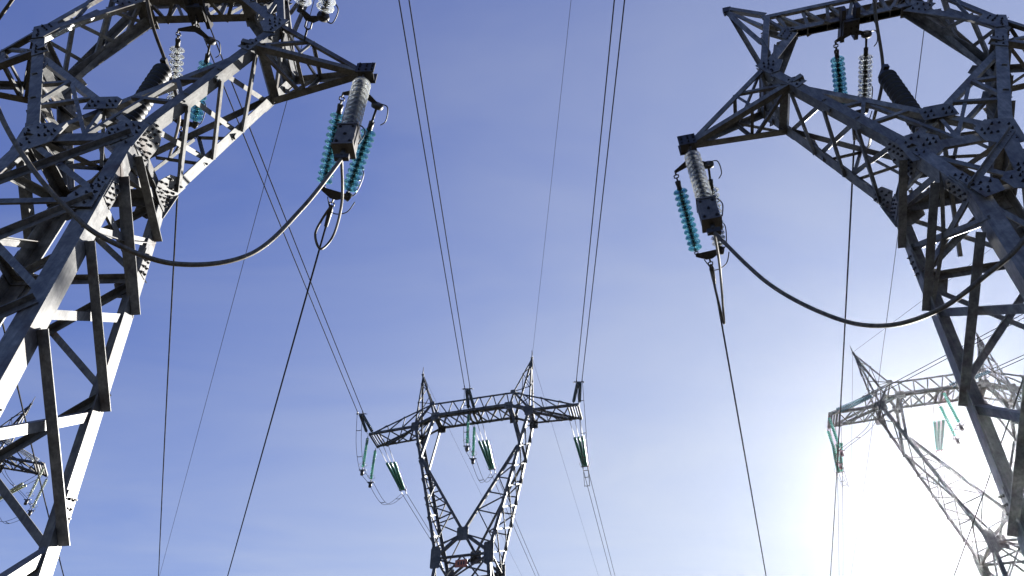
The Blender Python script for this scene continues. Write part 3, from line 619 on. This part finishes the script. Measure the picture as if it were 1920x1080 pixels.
wire('conductor slanting behind the right leg towards the lower edge', NR.w(NR.TIP[1]), 0.31, 0.10, 4e-4, 90, 0.021, WG)
wire('thin ground wire dropping through the right pylon window', NR.w(NR.PK[1]), 0.285, 0.10, 4e-4, 90, 0.009, WG, 'ground_wire')
# jumpers of the near pylons
def jumper(label, tw, box, clamp, d, sx, low, left, up):
    c = V(clamp); e = c - d * 0.25
    pts = [left, up] + low + [box]
    cable(label, 'jumper cable', spline(pts, 14), 0.031, ALU)
def w3(x, y, z): return V((x, y, z + EYE))
jumper('weathered jumper cable sweeping across the front of the left leg', NL, bl, cl, dl, 1, [w3(-6.95, 4.8, 9.5), w3(-6.25, 5.10, 8.33), w3(-5.65, 5.37, 7.59), w3(-5.11, 5.62, 7.10), w3(-4.64, 5.82, 6.82), w3(-3.93, 6.14, 6.76), w3(-3.25, 6.44, 7.27), w3(-2.86, 6.61, 8.40)], w3(-9.9, 6.9, 12.3), w3(-8.0, 4.9, 11.0))
jumper('dark jumper cable swooping in front of the right leg', NR, br_, cr, dr, -1, [w3(6.60, 5.68, 7.75), w3(6.10, 6.05, 7.09), w3(5.68, 6.38, 6.83), w3(5.18, 6.77, 6.63), w3(4.69, 7.15, 6.72), w3(4.25, 7.48, 7.19), w3(3.74, 7.88, 8.26)], w3(10.6, 6.5, 12.2), w3(7.8, 5.2, 9.4))
def loop(label, box, clamp, d, lat, big):
    c = V(clamp); lat = V(lat)
    pts = [box, box.lerp(c, 0.45) + V((0, 0, -0.22)) + lat * 0.16, c + V((0, 0, -0.12 - 0.25 * (1 - big))) + d * (0.1 + 0.5 * (1 - big)) + lat * 0.17, c + d * (0.22 + 0.7 * (1 - big)) - V((0, 0, 0.42)) + lat * 0.02, c + d * 0.05 - V((0, 0, 0.3)) - lat * 0.14 * big, c - d * 0.12 - V((0, 0, 0.08)) - lat * 0.1 * big, c - d * 0.4]
    cable(label, 'jumper cable', spline(pts, 12), 0.024, ALU)
loop('short looped jumper tail between weight box and left clamp', bl, cl, dl, (1, 0.3, 0), 1.0)
loop('short straight jumper tail between weight box and right clamp', br_, cr, dr, (0.35, 0, 0), 0.4)
cable('bright jumper rod leaning onto the left post insulator', 'jumper cable', spline([mlc - mld * 0.1, mlc + V((0.05, -0.2, -0.7)), pl_ + V((0.15, 0.75, -0.45)), pl_, w3(-6.42, 5.9, 13.4), w3(-6.6, 4.2, 15.0), w3(-6.8, 2.0, 16.2)], 10), 0.03, ALU)
cable('dark jumper rod rising from the right post insulator', 'jumper cable', spline([mrc - mrd * 0.1, mrc + V((0.0, -0.2, -0.7)), pr_ + V((-0.1, 0.75, -0.5)), pr_, w3(6.75, 6.25, 14.2), w3(6.7, 4.8, 15.6), w3(6.6, 2.5, 16.6)], 10), 0.03, ALU)
q = NL.w(NL.TIP[-1]); cable('thick cable crossing the very top left corner', 'power line', [q + V((0.3, -0.25, 0.35)), q + V((1.35, -1.3, 1.35)), q + V((2.2, -2.4, 2.0)), q + V((4, -5, 3))], 0.03, ALU, 'conductor_wire')

# ------------------------------------------------------------------ distant strings and bundles
def far_string(label, P, az, sl, L, rods, n, gap, group, az2=None, mat=None):
    """dead-end set of n parallel strings merging at a line yoke"""
    mat = mat or GREEN
    d = dirv(az, sl); P = V(P); Q = P + d * L; lat = V((d.y, -d.x, 0)).normalized(); root = thing('insulator_string', label, 'insulator', P, group)
    offs = [gap * (k - (n - 1) / 2) for k in range(n)]
    for o in offs:
        A = P + lat * o; E_ = Q + lat * (o * 0.32); a = (E_ - A).normalized(); ln = (E_ - A).length; S = A + a * rods
        m = MB(); m.tube([A, S], 0.022, 5); m.build('link_rod', ALU, root)
        m = MB(); nd = int((ln - rods) / 0.15); prof = [(0.0, 0.0)]
        for k in range(nd):
            z = (ln - rods - 0.2) * k / nd; prof += [(0.035, z), (0.122, z + 0.03), (0.127, z + 0.05), (0.035, z + 0.075)]
        prof += [(0.0, ln - rods - 0.2)]
        m.lathe(S, a, prof, 9); m.build('disc_row', mat, root)
    m = MB(); m.box(Q - d * 0.06, lat * (gap * 0.5 + 0.12), d * 0.05, lat.cross(d) * 0.02); m.build('yoke_plate', FITTING, root)
    m = MB(); up = lat.cross(d); up = up if up.z > 0 else -up
    for o in (-1, 1): m.tube([Q + lat * o * 0.2, Q + d * 0.5 + lat * o * 0.2], 0.035, 6); m.tube(spline([Q + lat * o * 0.25, Q - d * 0.3 + lat * o * 0.42 + up * 0.1, Q - d * 0.55 + lat * o * 0.3 + up * 0.15], 4), 0.014, 4)
    m.build('dead_end_clamp', FITTING, root)
    return Q + d * 0.45, d, lat

def bundle(label, P, az, s0, k, L, lat, group, r=0.021, sp=0.2):
    root = thing('conductor_bundle', label, 'power line', P, group); pts = span(P, az, s0, k, L)
    for o in (-sp, sp):
        m = MB(); m.tube([p + V(lat) * o for p in pts], r, 5); m.build('wire', WIRE, root)

def hang_string(label, P, L, group, mat=None):
    P = V(P); root = thing('jumper_string', label, 'insulator', P, group); n = int(L / 0.15); prof = [(0.0, 0.0)]
    for k in range(n):
        z = L * k / n; prof += [(0.045, -z), (0.12, -z - 0.03), (0.125, -z - 0.055), (0.05, -z - 0.085)]
    prof += [(0.0, -L)]
    m = MB(); m.lathe(P - V((0, 0, 0.25)), (0, 0, 1), prof, 9); m.build('disc_row', mat or GREEN, root)
    m = MB(); m.tube([P, P - V((0, 0, 0.26))], 0.03, 5); q = P - V((0, 0, L + 0.25)); m.tube([q, q - V((0, 0, 0.2))], 0.04, 6); m.box(q - V((0, 0, 0.22)), (0.28, 0, 0), (0, 0.03, 0), (0, 0, 0.03)); m.build('jumper_clamp', FITTING, root)
    m = MB(); m.tube([q - V((0, 0, 0.3)), q - V((0, 0, 0.66))], [0.14, 0.12], 10); m.build('counterweight', FITTING, root)
    m = MB(); m.tube([q + V((math.cos(t) * 0.3, math.sin(t) * 0.3, 0.25)) for t in [i * math.pi / 5 for i in range(11)]], 0.014, 4); m.build('arcing_ring', ALU, root)
    return q - V((0, 0, 0.25))

def twin_jumper(label, pts, lat, group):
    root = thing('jumper_bundle', label, 'jumper cable', pts[0], group); sp = spline(pts, 10); lat = V(lat).normalized() * 0.2
    for o in (-1, 1):
        m = MB(); m.tube([p + lat * o for p in sp], 0.018, 5); m.build('wire', WIRE, root)
    for i in range(6, len(sp) - 4, 8):
        m = MB(); m.tube([sp[i] - lat, sp[i] - lat * 0.5 - V((0, 0, 0.05)), sp[i] + lat * 0.5 - V((0, 0, 0.05)), sp[i] + lat], 0.028, 5); m.build('spacer', FITTING, root)

SG_ = 'tension strings on the distant pylons'; JG = 'jumper strings on the distant pylons'; BG = 'twin conductor bundles of the distant line'; TJ = 'twin jumpers on the distant pylons'
def phase(T, key, near_l, far_l, hang_l, jump_l, bn_l, bf_l, nz=None, fz=None, naz=None, ns=-0.25, faz=None, fs=-0.05, nL=4.2, fL=6.2, n_far=3, hangs=((0.0, -0.95), (0.0, 0.95)), hl=2.7, ncaz=None, fcaz=None, hx=0.0, ncs=-0.2, near_mat=None, far_mat=None):
    x = key
    A = T.w(T.t[(x, -1)]) if x else T.w((T.I[(-1, -1)] + T.I[(1, -1)]) / 2); B = T.w(T.t[(x, 1)]) if x else T.w((T.I[(-1, 1)] + T.I[(1, 1)]) / 2)
    inset = T.d((-x * 0.6, 0, 0)) if x else V((0, 0, 0))
    ends = []
    if near_l:
        q, d, lat = far_string(near_l, A + inset * 0.3, naz, ns, nL, 0.7, 2, 0.5, SG_, mat=near_mat or DUSK); ends.append(q)
        if bn_l: bundle(bn_l, q, ncaz or naz, ncs, 2e-4, 100, lat, BG, 0.028)
    else: ends.append(None)
    ja = []
    for i, (f, yy) in enumerate(hangs):
        if hang_l:
            P = A.lerp(B, 0.5 + yy * 0.5) + T.d((x * 0.05 + hx, 0, -0.08)); ja.append(hang_string(hang_l[i], P, hl, JG, far_mat))
    if far_l:
        q, d2, lat2 = far_string(far_l, B + inset, faz, fs, fL, 2.2, n_far, 0.42, SG_, mat=far_mat); ends.append(q)
        if bf_l: bundle(bf_l, q, fcaz or faz, 0.10, 4e-4, 60, lat2, BG, 0.024)
    if jump_l and ends[0] is not None and len(ends) > 1:
        a, b_ = ends[0], ends[1]
        m1 = ja[0] if ja else a.lerp(b_, 0.4) - V((0, 0, 3)); m2 = ja[1] if len(ja) > 1 else a.lerp(b_, 0.6) - V((0, 0, 3))
        twin_jumper(jump_l, [a, a.lerp(m1, 0.35) - V((0, 0, 1.1)), m1, m2, m2.lerp(b_, 0.5) - V((0, 0, 1.5)), b_], lat2, TJ)

pi = math.pi
phase(CT, -1, 'dark double string left of the middle pylon, above its left arm', 'triple green string sloping under the left arm of the middle pylon', ('hanging green string at the outer left tip of the middle pylon', 'hanging green string further back at the left tip of the middle pylon'),
      'twin jumper drooping under the left arm of the middle pylon', 'twin bundle running up behind the left arm tip to the upper left', 'twin bundle leaving the middle pylon behind its left fork',
      naz=3.162, faz=0.165)
phase(CT, 0, 'dark double string over the crossbeam of the middle pylon', 'triple green string inside the window of the middle pylon', ('hanging green string in front within the middle pylon window', 'hanging green string behind within the middle pylon window'),
      'twin jumper drooping inside the window of the middle pylon', 'twin bundle rising left of centre from the middle pylon crossbeam', 'twin bundle emerging right of the middle pylon fork', naz=3.172, faz=0.175, hx=-0.25)
phase(CT, 1, 'dark double string above the right arm tip of the middle pylon', 'triple green string below the right arm of the middle pylon', None,
      'twin jumper beside the right arm tip of the middle pylon', 'twin bundle rising right of centre from the middle pylon arm tip', 'twin bundle descending right of the middle pylon', naz=3.162, faz=0.19)
phase(FR, -1, 'teal string lying along the left arm of the glare-washed pylon', 'triple green string below the left arm tip of the glare-washed pylon', ('outer hanging string at the left tip of the glare-washed pylon', 'inner hanging string at the left tip of the glare-washed pylon'),
      'twin jumper under the left arm of the glare-washed pylon', 'twin bundle rising to the right from the glare-washed pylon crossbeam', 'twin bundle descending below the left tip of the glare-washed pylon', naz=2.57, ns=-0.17, nL=3.8, faz=0.32, ncaz=2.57, ncs=-0.1)
phase(FR, 0, 'string hidden behind the right leg at the glare-washed crossbeam', 'triple green string inside the window of the glare-washed pylon', ('front hanging string in the window of the glare-washed pylon', 'rear hanging string in the window of the glare-washed pylon'),
      'twin jumper inside the window of the glare-washed pylon', 'twin bundle reaching the right edge beside the glare-washed peak', 'twin bundle descending through the fork of the glare-washed pylon', naz=2.50, ns=-0.17, nL=3.8, faz=0.35, ncaz=2.50, ncs=-0.1)
phase(FLP, 1, 'string above the arm tip of the pylon hidden at left', 'triple sunlit pale string under the arm of the pylon hidden at left', ('front sunlit white string hanging from the pylon hidden at left', 'rear sunlit white string hanging from the pylon hidden at left'),
      'twin jumper drooping under the pylon hidden at left', None, None, naz=3.4, ns=-0.1, faz=-0.98, near_mat=CLEAR, far_mat=SUNLIT, n_far=2)  # clear and paler glass stand in for sunlight on these strings
GG = 'ground wires of the distant line'
def gwire(label, P, az, s0, L, r=0.011): cable(label, 'power line', span(P, az, s0, 3e-4, L), r, WIRE, 'ground_wire', GG, 5)
gwire('faint ground wire rising from the right peak of the middle pylon', CT.w(CT.PK[1]), 3.107, -0.2, 100)
gwire('faint ground wire falling behind the right peak of the middle pylon', CT.w(CT.PK[1]), 0.19, 0.10, 58)
gwire('faint ground wire falling behind the left peak of the middle pylon', CT.w(CT.PK[-1]), 0.18, 0.10, 58)
gwire('faint ground wire rising right from the left glare-washed peak', FR.w(FR.PK[-1]), 2.725, -0.1, 100)
gwire('faint ground wire dropping from the left glare-washed peak', FR.w(FR.PK[-1]), 0.32, 0.10, 58)

# ------------------------------------------------------------------ hazy air, added: its forward scattering stands in for sun glare
m = MB(); m.box((0, 0, 30.0), (130, 0, 0), (0, 130, 0), (0, 0, 36.0))
hm = bpy.data.materials.new('thin_glare_haze'); hm.use_nodes = True; ht = hm.node_tree; ht.nodes.remove(ht.nodes['Principled BSDF'])
hv = ht.nodes.new('ShaderNodeVolumePrincipled'); hv.inputs['Color'].default_value = (0.86, 0.89, 1.0, 1); hv.inputs['Density'].default_value = 0.000052; hv.inputs['Anisotropy'].default_value = 0.90
ht.links.new(hv.outputs[0], ht.nodes['Material Output'].inputs['Volume'])
ho = m.build('glare_haze', hm); ho['kind'] = 'stuff'

# ------------------------------------------------------------------ sky and sun
SUN_AZ, SUN_EL = math.radians(33.0), math.radians(26.6)
sd = V((math.sin(SUN_AZ) * math.cos(SUN_EL), math.cos(SUN_AZ) * math.cos(SUN_EL), math.sin(SUN_EL)))
w = bpy.data.worlds.new('World'); scene.world = w; w.use_nodes = True; nt = w.node_tree
bg = nt.nodes['Background']; sky = nt.nodes.new('ShaderNodeTexSky'); sky.sky_type = 'NISHITA'; sky.sun_disc = False
sky.sun_elevation = SUN_EL; sky.sun_rotation = SUN_AZ; sky.altitude = 600; sky.air_density = 1.0; sky.dust_density = 0.3; sky.ozone_density = 3.0
tint = nt.nodes.new('ShaderNodeMix'); tint.data_type = 'RGBA'; tint.blend_type = 'MULTIPLY'; tint.inputs[0].default_value = 1.0
tint.inputs[7].default_value = (0.405, 0.45, 1.0, 1)      # deep slide-film blue
nt.links.new(sky.outputs['Color'], tint.inputs[6])
def mth(op, a, b=None, clamp=False):
    n = nt.nodes.new('ShaderNodeMath'); n.operation = op; n.use_clamp = clamp
    for k, v in enumerate((a, b)):
        if v is None: continue
        if isinstance(v, (int, float)): n.inputs[k].default_value = v
        else: nt.links.new(v, n.inputs[k])
    return n.outputs[0]
# thin high cirrus: stretched noise over the direction projected on a high plane
geo = nt.nodes.new('ShaderNodeTexCoord'); sep = nt.nodes.new('ShaderNodeSeparateXYZ'); nt.links.new(geo.outputs['Generated'], sep.inputs[0])
zc = nt.nodes.new('ShaderNodeMath'); zc.operation = 'MAXIMUM'; zc.inputs[1].default_value = 0.05; nt.links.new(sep.outputs['Z'], zc.inputs[0])
dx = nt.nodes.new('ShaderNodeMath'); dx.operation = 'DIVIDE'; nt.links.new(sep.outputs['X'], dx.inputs[0]); nt.links.new(zc.outputs[0], dx.inputs[1])
dy = nt.nodes.new('ShaderNodeMath'); dy.operation = 'DIVIDE'; nt.links.new(sep.outputs['Y'], dy.inputs[0]); nt.links.new(zc.outputs[0], dy.inputs[1])
cb = nt.nodes.new('ShaderNodeCombineXYZ'); nt.links.new(dx.outputs[0], cb.inputs[0]); nt.links.new(dy.outputs[0], cb.inputs[1])
mp = nt.nodes.new('ShaderNodeMapping'); mp.inputs['Scale'].default_value = (0.7, 1.6, 1); mp.inputs['Rotation'].default_value = (0, 0, 0.5); nt.links.new(cb.outputs[0], mp.inputs['Vector'])
nz = nt.nodes.new('ShaderNodeTexNoise'); nz.inputs['Scale'].default_value = 1.6; nz.inputs['Detail'].default_value = 7; nz.inputs['Roughness'].default_value = 0.55; nz.inputs['Distortion'].default_value = 0.5
nt.links.new(mp.outputs[0], nz.inputs['Vector'])
cr_ = nt.nodes.new('ShaderNodeMapRange'); cr_.inputs[1].default_value = 0.30; cr_.inputs[2].default_value = 0.72; cr_.inputs[3].default_value = -0.045; cr_.inputs[4].default_value = 0.09
nt.links.new(nz.outputs['Fac'], cr_.inputs[0])
# pale veil of air, thicker towards the sun and towards the horizon
vd = nt.nodes.new('ShaderNodeVectorMath'); vd.operation = 'DOT_PRODUCT'; nt.links.new(geo.outputs['Generated'], vd.inputs[0]); vd.inputs[1].default_value = tuple(sd)
cs_ = mth('MAXIMUM', vd.outputs['Value'], 0.0)
low = mth('MULTIPLY', mth('MAXIMUM', mth('SUBTRACT', 0.70, sep.outputs['Z']), 0.0), 0.78)
m_ = mth('ADD', mth('MULTIPLY', mth('POWER', cs_, 3.0), 0.35), mth('MULTIPLY', low, cs_))
m_ = mth('ADD', m_, mth('MULTIPLY', mth('POWER', cs_, 140.0), 0.1)); m_ = mth('ADD', m_, cr_.outputs[0], True)
sc_ = nt.nodes.new('ShaderNodeSeparateColor'); nt.links.new(tint.outputs[2], sc_.inputs[0])
film = nt.nodes.new('ShaderNodeCombineColor'); nt.links.new(sc_.outputs[0], film.inputs[0]); nt.links.new(sc_.outputs[1], film.inputs[1]); nt.links.new(mth('MULTIPLY', mth('POWER', sc_.outputs[2], 0.76), 0.95), film.inputs[2])
veil = nt.nodes.new('ShaderNodeMix'); veil.data_type = 'RGBA'; nt.links.new(m_, veil.inputs[0]); nt.links.new(film.outputs[0], veil.inputs[6]); veil.inputs[7].default_value = (3.9, 3.95, 3.45, 1)
nt.links.new(veil.outputs[2], bg.inputs['Color']); bg.inputs['Strength'].default_value = 0.05
sl_ = bpy.data.lights.new('sun', 'SUN'); sl_.energy = 4.4; sl_.angle = math.radians(0.5); sl_.color = (1.0, 0.965, 0.90)
so = bpy.data.objects.new('sun', sl_); COL.objects.link(so); so.rotation_euler = (-sd).to_track_quat('-Z', 'Y').to_euler(); so.location = sd * 100

# ------------------------------------------------------------------ camera and render settings
cam = bpy.data.cameras.new('camera'); cam.sensor_width = 36; cam.lens = 1463.95 / 1920 * 36; cam.clip_start = 0.1; cam.clip_end = 6000
co = bpy.data.objects.new('camera', cam); COL.objects.link(co); co.location = (0, 0, EYE); co.rotation_euler = (math.radians(90 + 45.984), 0, 0); scene.camera = co
scene.view_settings.view_transform = 'Standard'; scene.view_settings.look = 'None'; scene.view_settings.exposure = 2.3; scene.view_settings.gamma = 1
scene.cycles.max_bounces = 10; scene.cycles.transmission_bounces = 8; scene.cycles.transparent_max_bounces = 8; scene.cycles.caustics_refractive = False; scene.cycles.caustics_reflective = False
scene.cycles.use_denoising = True
